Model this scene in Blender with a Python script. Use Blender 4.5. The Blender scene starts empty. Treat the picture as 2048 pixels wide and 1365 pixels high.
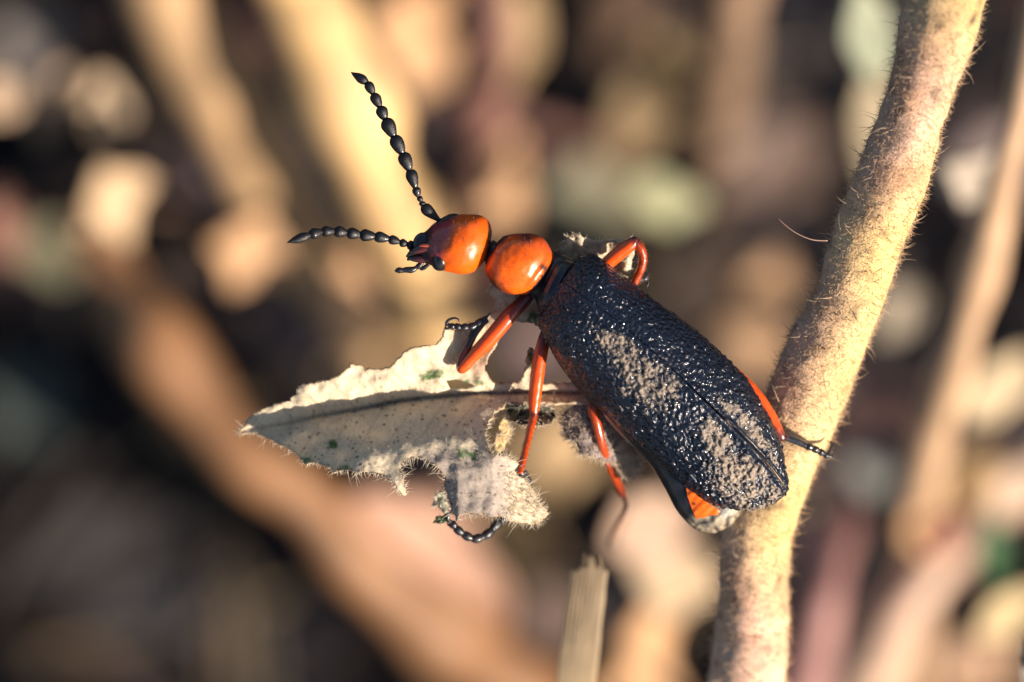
import bpy, math, random
import numpy as np
from mathutils import Vector, noise, geometry
from mathutils.bvhtree import BVHTree

random.seed(7); rng = np.random.default_rng(7)
# ------------------------------------------------------------------ camera, sky, sun, exposure
# 1 unit = 1 cm.  A macro view straight down on a dry plant; the plane of focus is ZF above the soil.
ZF, CD, PPC = 18.0, 26.0, 409.6          # focus height, camera distance, photo pixels per cm in focus
S = bpy.context.scene; C = S.collection
S.unit_settings.scale_length = 0.01
cam_d = bpy.data.cameras.new('camera'); cam = bpy.data.objects.new('camera', cam_d); C.objects.link(cam)
cam.location = (0, 0, ZF + CD); cam.rotation_euler = (0, 0, 0)
cam_d.sensor_width = 360; cam_d.lens = 360 * CD / 5.0
cam_d.clip_start = 0.5; cam_d.clip_end = 60000
cam_d.dof.use_dof = True; cam_d.dof.focus_distance = CD - 0.03
cam_d.dof.aperture_fstop = cam_d.lens * 1e-3 / 0.92       # opening 0.92 cm wide
S.camera = cam
SUN_AZ, SUN_EL = math.atan2(-0.54, 0.84), math.radians(26)
SUN = Vector((math.cos(SUN_EL) * math.cos(SUN_AZ), math.cos(SUN_EL) * math.sin(SUN_AZ), math.sin(SUN_EL)))
W = bpy.data.worlds.new('World'); S.world = W; W.use_nodes = True
wn, wl = W.node_tree.nodes, W.node_tree.links
sky = wn.new('ShaderNodeTexSky'); sky.sky_type = 'NISHITA'; sky.sun_disc = False
sky.sun_elevation = SUN_EL; sky.sun_rotation = math.pi / 2 - SUN_AZ
wl.new(sky.outputs[0], wn['Background'].inputs[0]); wn['Background'].inputs[1].default_value = 0.055
sd = bpy.data.lights.new('sun', 'SUN'); sd.energy = 5.0; sd.angle = math.radians(0.55); sd.color = (1.0, 0.86, 0.72)
so = bpy.data.objects.new('sun', sd); C.objects.link(so)
so.rotation_euler = SUN.to_track_quat('Z', 'Y').to_euler(); so.location = (40, -26, 40)
S.view_settings.view_transform = 'Standard'; S.view_settings.look = 'None'
S.view_settings.exposure = 1.05; S.view_settings.gamma = 1.0; S.view_settings.use_curve_mapping = False

# ------------------------------------------------------------------ helpers
def P(px, py, d=0.0):
    """photo pixel at depth d (in focus-plane pixels above the plane of focus) -> point in the world"""
    z = d / PPC; k = (CD - z) / CD / PPC
    return np.array([(px - 1024) * k, (682.5 - py) * k, ZF + z])
def lin(r, g, b):
    f = lambda c: (c / 255 / 12.92) if c <= 10 else ((c / 255 + .055) / 1.055) ** 2.4
    return np.array([f(r), f(g), f(b)])
def nz(x, y, z=0.0): return noise.noise(Vector((x, y, z)))
def cr(pts, n):
    """Catmull-Rom through rows of pts, n samples"""
    p = np.asarray(pts, float); m = len(p)
    if m == 2: 
        t = np.linspace(0, 1, n)[:, None]; return p[0] * (1 - t) + p[1] * t
    q = np.vstack([2 * p[0] - p[1], p, 2 * p[-1] - p[-2]])
    t = np.linspace(0, m - 1, n); i = np.minimum(t.astype(int), m - 2); f = (t - i)[:, None]
    a, b, c, d = q[i], q[i + 1], q[i + 2], q[i + 3]
    return .5 * (2 * b + (c - a) * f + (2 * a - 5 * b + 4 * c - d) * f ** 2 + (3 * b - a - 3 * c + d) * f ** 3)
ORG = {}
def tag(o, label=None, cat=None, group=None, kind=None):
    if label: o['label'] = label
    if cat: o['category'] = cat
    if group: o['group'] = group
    if kind: o['kind'] = kind
    return o
def empty(name, loc, parent=None):
    o = bpy.data.objects.new(name, None); C.objects.link(o); o.empty_display_size = .1
    loc = np.asarray(loc, float); base = ORG[parent.name] if parent else np.zeros(3)
    o.location = loc - base
    if parent: o.parent = parent
    ORG[o.name] = loc
    return o
def build(name, V, F, mat, parent=None, col=None, origin=None, smooth=True, attrs=None):
    V = np.asarray(V, float)
    org = ORG[parent.name] if parent else (np.asarray(origin, float) if origin is not None else V.mean(0))
    me = bpy.data.meshes.new(name); me.from_pydata((V - org).tolist(), [], F if isinstance(F, list) else F.tolist())
    if smooth: me.polygons.foreach_set('use_smooth', np.ones(len(me.polygons), bool))
    if col is not None:
        col = np.asarray(col, float)
        if col.ndim == 1: col = np.tile(col, (len(V), 1))
        a = me.attributes.new('Col', 'FLOAT_COLOR', 'POINT')
        a.data.foreach_set('color', np.hstack([col[:, :3], np.ones((len(V), 1))]).astype(np.float32).ravel())
    for k, v in (attrs or {}).items():
        a = me.attributes.new(k, 'FLOAT', 'POINT'); a.data.foreach_set('value', np.asarray(v, np.float32))
    me.materials.append(mat); me.update()
    o = bpy.data.objects.new(name, me); C.objects.link(o)
    if parent: o.parent = parent
    else: o.location = org
    ORG[o.name] = org
    return o
def ring_faces(ns, nt, closed=True, caps=True):
    F = []
    for i in range(ns - 1):
        for j in range(nt if closed else nt - 1):
            k = (j + 1) % nt
            F.append((i * nt + j, i * nt + k, (i + 1) * nt + k, (i + 1) * nt + j))
    if caps and closed:
        F.append(tuple(range(nt - 1, -1, -1))); F.append(tuple((ns - 1) * nt + j for j in range(nt)))
    return F
def loft(secs, ns, nt):
    """secs rows: Ax,Ay,Bx,By,zc,hz in photo pixels; returns V,F and the pixel coordinates of each vertex"""
    s = cr(secs, ns); th = np.linspace(0, 2 * math.pi, nt, endpoint=False)
    V, PX = [], []
    for a in s:
        for t in th:
            c, h = math.cos(t), math.sin(t)
            x = (a[0] + a[2]) / 2 + c * (a[0] - a[2]) / 2; y = (a[1] + a[3]) / 2 + c * (a[1] - a[3]) / 2
            V.append(P(x, y, a[4] + h * a[5])); PX.append((x, y, h))
    return np.array(V), ring_faces(ns, nt), np.array(PX)
def tube_w(pts, rad, nt):
    """world-space tube, pts (n,3), rad (n,)"""
    pts = np.asarray(pts, float); n = len(pts); T = np.gradient(pts, axis=0)
    T /= np.linalg.norm(T, axis=1)[:, None] + 1e-12
    up = np.array([.13, .21, .97]); N = np.cross(T[0], up); N /= np.linalg.norm(N); V = []
    for i in range(n):
        N = N - T[i] * N.dot(T[i]); N /= np.linalg.norm(N); B = np.cross(T[i], N)
        for t in np.linspace(0, 2 * math.pi, nt, endpoint=False):
            V.append(pts[i] + rad[i] * (math.cos(t) * N + math.sin(t) * B))
    return np.array(V), ring_faces(n, nt)
def tube(rows, ns, nt):
    """rows: px,py,d,radius(px)"""
    s = cr(rows, ns); pts = np.array([P(*r[:3]) for r in s])
    rad = np.maximum(s[:, 3], .05) / PPC * (CD + ZF - pts[:, 2]) / CD
    V, F = tube_w(pts, rad, nt)
    return V, F, s
def merge(parts):
    Vs, Fs, o = [], [], 0
    for V, F in parts:
        Vs.append(V); Fs += [tuple(i + o for i in f) for f in F]; o += len(V)
    return np.vstack(Vs), Fs
def ellipsoid(c, ax, nu=24, nv=14):
    """c world centre, ax three axis vectors"""
    V = []; 
    for i in range(nv):
        ph = math.pi * (i + .02) / (nv - .96)
        for j in range(nu):
            t = 2 * math.pi * j / nu
            V.append(np.array(c) + math.cos(ph) * ax[0] + math.sin(ph) * (math.cos(t) * ax[1] + math.sin(t) * ax[2]))
    return np.array(V), ring_faces(nv, nu)
def hairs(base, d, L, r, bend=.35, seg=3):
    """many thin tapered three-sided hairs: base (n,3), d (n,3) unit, L (n,), r (n,)"""
    n = len(base); side = np.cross(d, rng.normal(size=(n, 3))); side /= np.linalg.norm(side, axis=1)[:, None] + 1e-9
    b2 = np.cross(d, side); V = np.zeros((n, seg + 1, 3, 3))
    for k in range(seg + 1):
        t = k / seg; c = base + d * (L * t)[:, None] + side * (L * bend * t * t)[:, None]
        rr = r * (1 - .93 * t)
        for j in range(3):
            a = 2.094 * j; V[:, k, j] = c + (side * math.cos(a) + b2 * math.sin(a)) * rr[:, None]
    V = V.reshape(-1, 3); per = (seg + 1) * 3; f = []
    for k in range(seg):
        for j in range(3): f.append((k * 3 + j, k * 3 + (j + 1) % 3, k * 3 + 3 + (j + 1) % 3, k * 3 + 3 + j))
    F = (np.array(f)[None] + (np.arange(n) * per)[:, None, None]).reshape(-1, 4)
    return V, F
def inside(poly, x, y):
    c = np.zeros(np.shape(x), bool); n = len(poly)
    for i in range(n):
        (x1, y1), (x2, y2) = poly[i], poly[i - 1]
        c ^= ((y1 > y) != (y2 > y)) & (x < (x2 - x1) * (y - y1) / (y2 - y1 + 1e-12) + x1)
    return c

# ------------------------------------------------------------------ materials
def mat(name, rough=.5, coat=0., nscale=30., namt=.25, bscale=60., bstr=0., transl=0., spec=.5, sheen=0., detail=4, coat_rough=.08, sss=0., bdist=.01, tint=None, vor=None, net=0):
    m = bpy.data.materials.new(name); m.use_nodes = True; N, Lk = m.node_tree.nodes, m.node_tree.links
    b = N['Principled BSDF']; out = N['Material Output']
    at = N.new('ShaderNodeAttribute'); at.attribute_name = 'Col'
    tc = N.new('ShaderNodeTexCoord')
    no = N.new('ShaderNodeTexNoise'); no.inputs['Scale'].default_value = nscale; no.inputs['Detail'].default_value = detail
    Lk.new(tc.outputs['Object'], no.inputs['Vector'])
    mr = N.new('ShaderNodeMapRange'); mr.inputs[1].default_value = .25; mr.inputs[2].default_value = .75
    mr.inputs[3].default_value = 1 - namt; mr.inputs[4].default_value = 1 + namt
    Lk.new(no.outputs['Fac'], mr.inputs[0])
    mx = N.new('ShaderNodeMix'); mx.data_type = 'RGBA'; mx.blend_type = 'MULTIPLY'; mx.inputs[0].default_value = 1
    Lk.new(at.outputs['Color'], mx.inputs[6]); Lk.new(mr.outputs[0], mx.inputs[7])
    colour = mx.outputs[2]
    if tint is not None:                        # blotches of a second pigment: (rgb, scale, low, high)
        n2 = N.new('ShaderNodeTexNoise'); n2.inputs['Scale'].default_value = tint[1]; n2.inputs['Detail'].default_value = 5
        Lk.new(tc.outputs['Object'], n2.inputs['Vector'])
        r2 = N.new('ShaderNodeMapRange'); r2.inputs[1].default_value = tint[2]; r2.inputs[2].default_value = tint[3]
        Lk.new(n2.outputs['Fac'], r2.inputs[0])
        m2 = N.new('ShaderNodeMix'); m2.data_type = 'RGBA'; Lk.new(r2.outputs[0], m2.inputs[0])
        Lk.new(colour, m2.inputs[6]); m2.inputs[7].default_value = (*tint[0], 1); colour = m2.outputs[2]
    if net:                                     # fine net of veinlets
        vn = N.new('ShaderNodeTexVoronoi'); vn.feature = 'DISTANCE_TO_EDGE'; vn.inputs['Scale'].default_value = net; Lk.new(tc.outputs['Object'], vn.inputs['Vector'])
        rn = N.new('ShaderNodeMapRange'); rn.inputs[2].default_value = .10; rn.inputs[3].default_value = .84; rn.inputs[4].default_value = 1.0; Lk.new(vn.outputs['Distance'], rn.inputs[0])
        mn = N.new('ShaderNodeMix'); mn.data_type = 'RGBA'; mn.blend_type = 'MULTIPLY'; mn.inputs[0].default_value = 1
        Lk.new(colour, mn.inputs[6]); Lk.new(rn.outputs[0], mn.inputs[7]); colour = mn.outputs[2]
    Lk.new(colour, b.inputs['Base Color'])
    b.inputs['Roughness'].default_value = rough; b.inputs['Coat Weight'].default_value = coat
    b.inputs['Coat Roughness'].default_value = coat_rough; b.inputs['Specular IOR Level'].default_value = spec
    if sheen: b.inputs['Sheen Weight'].default_value = sheen; b.inputs['Sheen Roughness'].default_value = .4
    if sss: b.inputs['Subsurface Weight'].default_value = sss; b.inputs['Subsurface Radius'].default_value = (.06, .02, .006); b.inputs['Subsurface Scale'].default_value = .6
    if bstr:
        if vor: 
            bn = N.new('ShaderNodeTexVoronoi'); bn.feature = vor; bo = bn.outputs['Distance']
        else:
            bn = N.new('ShaderNodeTexNoise'); bn.inputs['Detail'].default_value = 5; bo = bn.outputs['Fac']
        bn.inputs['Scale'].default_value = bscale
        Lk.new(tc.outputs['Object'], bn.inputs['Vector'])
        bu = N.new('ShaderNodeBump'); bu.inputs['Strength'].default_value = bstr; bu.inputs['Distance'].default_value = bdist
        Lk.new(bo, bu.inputs['Height']); Lk.new(bu.outputs[0], b.inputs['Normal'])
    if transl:
        t = N.new('ShaderNodeBsdfTranslucent'); Lk.new(colour, t.inputs['Color'])
        ms = N.new('ShaderNodeMixShader'); ms.inputs[0].default_value = transl
        Lk.new(b.outputs[0], ms.inputs[1]); Lk.new(t.outputs[0], ms.inputs[2]); Lk.new(ms.outputs[0], out.inputs['Surface'])
    return m
M_orange = mat('orange_cuticle', .32, .22, 14, .14, 190, .16, spec=.5, sss=.12, coat_rough=.07, bdist=.006, tint=((.34, .045, .006), 17, .64, .88))
M_leg = mat('leg_cuticle', .3, .6, 30, .16, 260, .10, spec=.5, coat_rough=.10, sss=.08)
M_black = mat('black_cuticle', .32, .5, 60, .35, 240, .35, bdist=.006)
M_bead = mat('antenna_cuticle', .42, .15, 60, .5, 200, .5, bdist=.006, spec=.4)
M_eye = mat('eye_facets', .22, .6, 60, .2, 330, .25, bdist=.003, vor='F1')
M_leaf = mat('withered_leaf', .8, 0, 70, .10, 130, .22, net=62, transl=.33, sheen=.2, bdist=.008, vor='DISTANCE_TO_EDGE')
M_hair = mat('plant_hair', .55, 0, 5, .1, transl=.5)
M_stem = mat('hairy_stem', .85, 0, 60, .28, 90, .5, sheen=.25, bdist=.015, tint=((.20, .10, .035), 34, .60, .74))
M_dry = mat('dry_leaf', .7, 0, 3.0, .28, 6, .3, transl=.18, bdist=.05)
M_straw = mat('dry_straw', .6, 0, 2.2, .2, 5, .2, bdist=.05)
M_soil = mat('soil', .95, 0, 1.4, .5, 4, .6, bdist=.2)
def elytra_material():
    m = bpy.data.materials.new('dusty_wing_case'); m.use_nodes = True; N, Lk = m.node_tree.nodes, m.node_tree.links
    b = N['Principled BSDF']; tc = N.new('ShaderNodeTexCoord')
    at = N.new('ShaderNodeAttribute'); at.attribute_name = 'dust'
    n1 = N.new('ShaderNodeTexNoise'); n1.inputs['Scale'].default_value = 70; n1.inputs['Detail'].default_value = 7; n1.inputs['Roughness'].default_value = .72
    Lk.new(tc.outputs['Object'], n1.inputs['Vector'])
    ad = N.new('ShaderNodeMath'); ad.operation = 'MULTIPLY_ADD'; ad.inputs[1].default_value = 2.6; ad.inputs[2].default_value = -1.3
    Lk.new(n1.outputs['Fac'], ad.inputs[0])
    n0 = N.new('ShaderNodeTexNoise'); n0.inputs['Scale'].default_value = 13; n0.inputs['Detail'].default_value = 3
    Lk.new(tc.outputs['Object'], n0.inputs['Vector'])
    a0 = N.new('ShaderNodeMath'); a0.operation = 'MULTIPLY_ADD'; a0.inputs[1].default_value = 1.5; a0.inputs[2].default_value = -.75; Lk.new(n0.outputs['Fac'], a0.inputs[0])
    a1 = N.new('ShaderNodeMath'); a1.operation = 'ADD'; Lk.new(a0.outputs[0], a1.inputs[0]); Lk.new(at.outputs['Fac'], a1.inputs[1])
    su = N.new('ShaderNodeMath'); su.operation = 'ADD'; Lk.new(a1.outputs[0], su.inputs[0]); Lk.new(ad.outputs[0], su.inputs[1])
    rp = N.new('ShaderNodeMapRange'); rp.inputs[1].default_value = .34; rp.inputs[2].default_value = .80; Lk.new(su.outputs[0], rp.inputs[0])
    n2 = N.new('ShaderNodeTexNoise'); n2.inputs['Scale'].default_value = 20; n2.inputs['Detail'].default_value = 3
    Lk.new(tc.outputs['Object'], n2.inputs['Vector'])
    dc = N.new('ShaderNodeMix'); dc.data_type = 'RGBA'; Lk.new(n2.outputs['Fac'], dc.inputs[0])
    dc.inputs[6].default_value = (.17, .13, .10, 1); dc.inputs[7].default_value = (.38, .31, .245, 1)
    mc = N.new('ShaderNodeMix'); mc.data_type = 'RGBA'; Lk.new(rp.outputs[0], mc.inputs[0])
    mc.inputs[6].default_value = (.003, .006, .016, 1); Lk.new(dc.outputs[2], mc.inputs[7])  # blue-black shell; its blue also stands in for reflected sky
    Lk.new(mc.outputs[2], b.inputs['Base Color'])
    mr = N.new('ShaderNodeMapRange'); mr.inputs[3].default_value = .12; mr.inputs[4].default_value = .85; Lk.new(rp.outputs[0], mr.inputs[0])
    Lk.new(mr.outputs[0], b.inputs['Roughness'])
    sp = N.new('ShaderNodeMapRange'); sp.inputs[3].default_value = .8; sp.inputs[4].default_value = .2; Lk.new(rp.outputs[0], sp.inputs[0])
    Lk.new(sp.outputs[0], b.inputs['Specular IOR Level'])
    v = N.new('ShaderNodeTexVoronoi'); v.inputs['Scale'].default_value = 58; v.feature = 'SMOOTH_F1'; Lk.new(tc.outputs['Object'], v.inputs['Vector'])
    n3 = N.new('ShaderNodeTexNoise'); n3.inputs['Scale'].default_value = 110; n3.inputs['Detail'].default_value = 3; Lk.new(tc.outputs['Object'], n3.inputs['Vector'])
    hs = N.new('ShaderNodeMath'); hs.operation = 'MULTIPLY_ADD'; hs.inputs[1].default_value = .5; Lk.new(n3.outputs['Fac'], hs.inputs[0]); Lk.new(v.outputs['Distance'], hs.inputs[2])
    bu = N.new('ShaderNodeBump'); bu.inputs['Strength'].default_value = .8; bu.inputs['Distance'].default_value = .015
    Lk.new(hs.outputs[0], bu.inputs['Height']); Lk.new(bu.outputs[0], b.inputs['Normal'])
    return m
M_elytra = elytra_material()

# ------------------------------------------------------------------ the ground
t = np.linspace(-1, 1, 141); g = 17 * t + 30000 * np.sign(t) * np.abs(t) ** 11
V = []
for y in g:
    for x in g:
        r = math.hypot(x, y)
        V.append((x, y, (.35 * nz(x * .3, y * .3) + .16 * nz(x * 1.1, y * 1.1, 4)) if r < 60 else 0))
F = [(j * 141 + i, j * 141 + i + 1, (j + 1) * 141 + i + 1, (j + 1) * 141 + i) for j in range(140) for i in range(140)]
gr = build('ground', V, F, M_soil, col=np.array([.010, .009, .014]), origin=(0, 0, 0)); tag(gr, 'dark mauve brown soil under the dry litter', kind='structure')

# ------------------------------------------------------------------ background: dry stalks
def stalk(name, rows, label, col, cat='dry stalk', group=None, ns=60, nt=14, rough=.2):
    """rows: px,py,depth below focus in cm,radius in apparent px"""
    V, F, s = tube([(x, y, -d * PPC, r) for x, y, d, r in rows], ns, nt); col = np.array(col) * .66
    for k in range(len(V)):
        i = k // nt; V[k] += (V[k] - V[i * nt:(i + 1) * nt].mean(0)) * rough * 3 * nz(V[k][0] * 1.5, V[k][1] * 1.5, V[k][2])
    c = np.array([np.array(col) * (1 + .7 * nz(i * .17, j * .2, rows[0][0])) for i in range(ns) for j in range(nt)])
    o = build(name, V, F, M_straw, col=c, origin=P(*rows[-1][:2], -rows[-1][2] * PPC))
    return tag(o, label, cat, group or 'dry stalks in the litter')
TAN, OCH, RED, PINK = np.array([.64, .43, .21]), np.array([.34, .165, .07]), np.array([.22, .105, .085]), np.array([.5, .31, .24])
stalk('dry_stalk', [(430, -420, 6.5, 88), (560, -120, 7.5, 92), (640, 60, 8.2, 92), (740, 300, 9.2, 80), (840, 560, 10.5, 66), (960, 900, 13, 60), (1050, 1150, 17.8, 55)],
      'broad bright straw-coloured stalk slanting behind the raised antenna', TAN * np.array([1.18, 1.14, 1.06]))
stalk('dry_stalk', [(180, -420, 7, 75), (330, -60, 8.5, 78), (410, 120, 9.5, 78), (490, 300, 10.5, 72), (590, 470, 12, 58), (690, 640, 14, 40), (800, 800, 17.8, 30)],
      'dull tan stalk slanting beside the broad straw-coloured one', np.array([.56, .36, .19]))
stalk('dry_stalk', [(150, 425, 9.7, 44), (205, 500, 9.7, 64), (310, 660, 9.6, 68), (440, 850, 9.6, 66), (600, 1010, 9.8, 64), (760, 1160, 10.2, 66), (960, 1320, 11, 76), (1150, 1470, 12.6, 80), (1500, 1750, 17.8, 70)],
      'long orange-brown stalk running diagonally below the chewed leaf', OCH)
stalk('dry_stalk', [(985, -260, 9, 46), (972, 0, 10, 50), (965, 150, 11, 48), (950, 320, 12.5, 44), (925, 480, 15, 40), (900, 640, 17.8, 36)],
      'reddish brown upright stalk behind the beetle head', RED)
stalk('dry_stalk', [(1560, 1600, 17.8, 60), (1690, 1400, 12, 60), (1760, 1290, 10, 58), (1850, 1160, 9.5, 54), (1960, 1040, 10.5, 44), (2120, 880, 13, 40), (2400, 650, 17.8, 36)],
      'pale pinkish stalk crossing the corner below the hairy stem', np.array([.85, .58, .42]))
stalk('dry_stalk', [(1560, -300, 9, 60), (1500, -60, 10, 62), (1470, 60, 11, 56), (1440, 200, 13, 44), (1420, 400, 17.8, 30)],
      'peach brown stalk standing at the top behind the pale round leaf', np.array([.34, .22, .14]))
stalk('dry_stalk', [(1600, 1420, 9, 42), (1640, 1190, 8.6, 48), (1665, 1060, 9.6, 44), (1700, 960, 12, 34), (1750, 850, 17.8, 30)],
      'rose pink stalk close beside the lower hairy stem', np.array([.52, .26, .23]))
# second stem of the plant's neighbour, with a pale bud leaf
r2 = empty('neighbour_plant', P(1800, 1500, -17.8 * PPC)); tag(r2, 'thin tan plant stem with one bright pale leaf, beside the thick hairy stem', 'plant')
V, F, s = tube([(2110, -120, -3.6 * PPC, 36), (2074, 60, -4 * PPC, 36), (2048, 190, -4.2 * PPC, 36), (2016, 330, -4.5 * PPC, 38), (1985, 450, -4.9 * PPC, 42), (1945, 590, -5.4 * PPC, 44), (1900, 760, -6.2 * PPC, 44), (1850, 960, -8.5 * PPC, 40), (1800, 1500, -17.8 * PPC, 36)], 60, 14)
for k in range(len(V)): i = k // 14; V[k] += (V[k] - V[i * 14:i * 14 + 14].mean(0)) * .5 * nz(V[k][0] * 1.6, V[k][1] * 1.6, V[k][2])
build('stem', V, F, M_straw, r2, col=np.array([np.array([.46, .30, .18]) * (1 + .3 * nz(i * .25, j * .3)) for i in range(60) for j in range(14)]))

# ------------------------------------------------------------------ background: dry leaves
def leaf_mesh(c, L, Wd, ang, n, fold=.25, curl=.2, wav=.05, seed=0, nu=18, nv=9, tip=.9):
    d = np.array([math.cos(ang), math.sin(ang), 0.]); n = np.asarray(n, float); n = n / np.linalg.norm(n)
    d -= n * d.dot(n); d /= np.linalg.norm(d); e = np.cross(n, d); V = []
    for i in range(nu):
        u = i / (nu - 1); w = Wd / 2 * (math.sin(math.pi * min(1, u ** (tip + .5 * nz(seed, 3.3)))) ** .85 + .03) * (1 + .55 * nz(u * 3.5, seed, 1))
        for j in range(nv):
            v = 2 * j / (nv - 1) - 1; x = (u - .5) * L; y = v * w * (1 + .35 * nz(u * 4, 2 * (v > 0), seed)) + .25 * Wd * nz(u * 2.2, seed, 8)
            z = fold * abs(y) + curl * (4 * (u - .5) ** 2 - .4) * L * .3 + wav * L * nz(u * 3.2, v * 1.6, seed + 3)
            V.append(c + d * x + e * y + n * z)
    F = [(i * nv + j, i * nv + j + 1, (i + 1) * nv + j + 1, (i + 1) * nv + j) for i in range(nu - 1) for j in range(nv - 1)]
    return np.array(V), F
def facing(a, turn=0.0):
    """leaf normal: a=0 lies flat, a=1 faces the sun; turn swings it about the vertical"""
    s = np.array(SUN); c, q = math.cos(turn), math.sin(turn)
    s = np.array([s[0] * c - s[1] * q, s[0] * q + s[1] * c, s[2]])
    return s * a + np.array([0, 0, 1.0]) * (1 - a)
LEAF_N = [0]
def dry_leaf(px, py, d, L, Wd, deg, col, face, label, turn=0., fold=.25, curl=.25, cat='dry leaf', wav=.05):
    LEAF_N[0] += 1; k = (CD + d) / CD / PPC
    V, F = leaf_mesh(P(px, py, -d * PPC), L * k, Wd * k, math.radians(deg), facing(face, turn), fold, curl, wav, LEAF_N[0] * 3.7)
    c = np.tile(np.asarray(col, float) * np.array([.74, .69, .61]), (len(V), 1)) * np.array([1 + .22 * nz(*(v * 1.3)) for v in V])[:, None]
    o = build('dry_leaf', V, F, M_dry, col=c); md = o.modifiers.new('thickness', 'SOLIDIFY'); md.thickness = .03
    return tag(o, label, cat, 'fallen leaves in the litter')
CRM, PEA, SAGE, BRN, MAU, GRY = np.array([.74, .58, .42]), np.array([.62, .39, .22]), np.array([.34, .34, .22]), np.array([.24, .14, .085]), np.array([.24, .165, .17]), np.array([.24, .22, .225])
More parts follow.
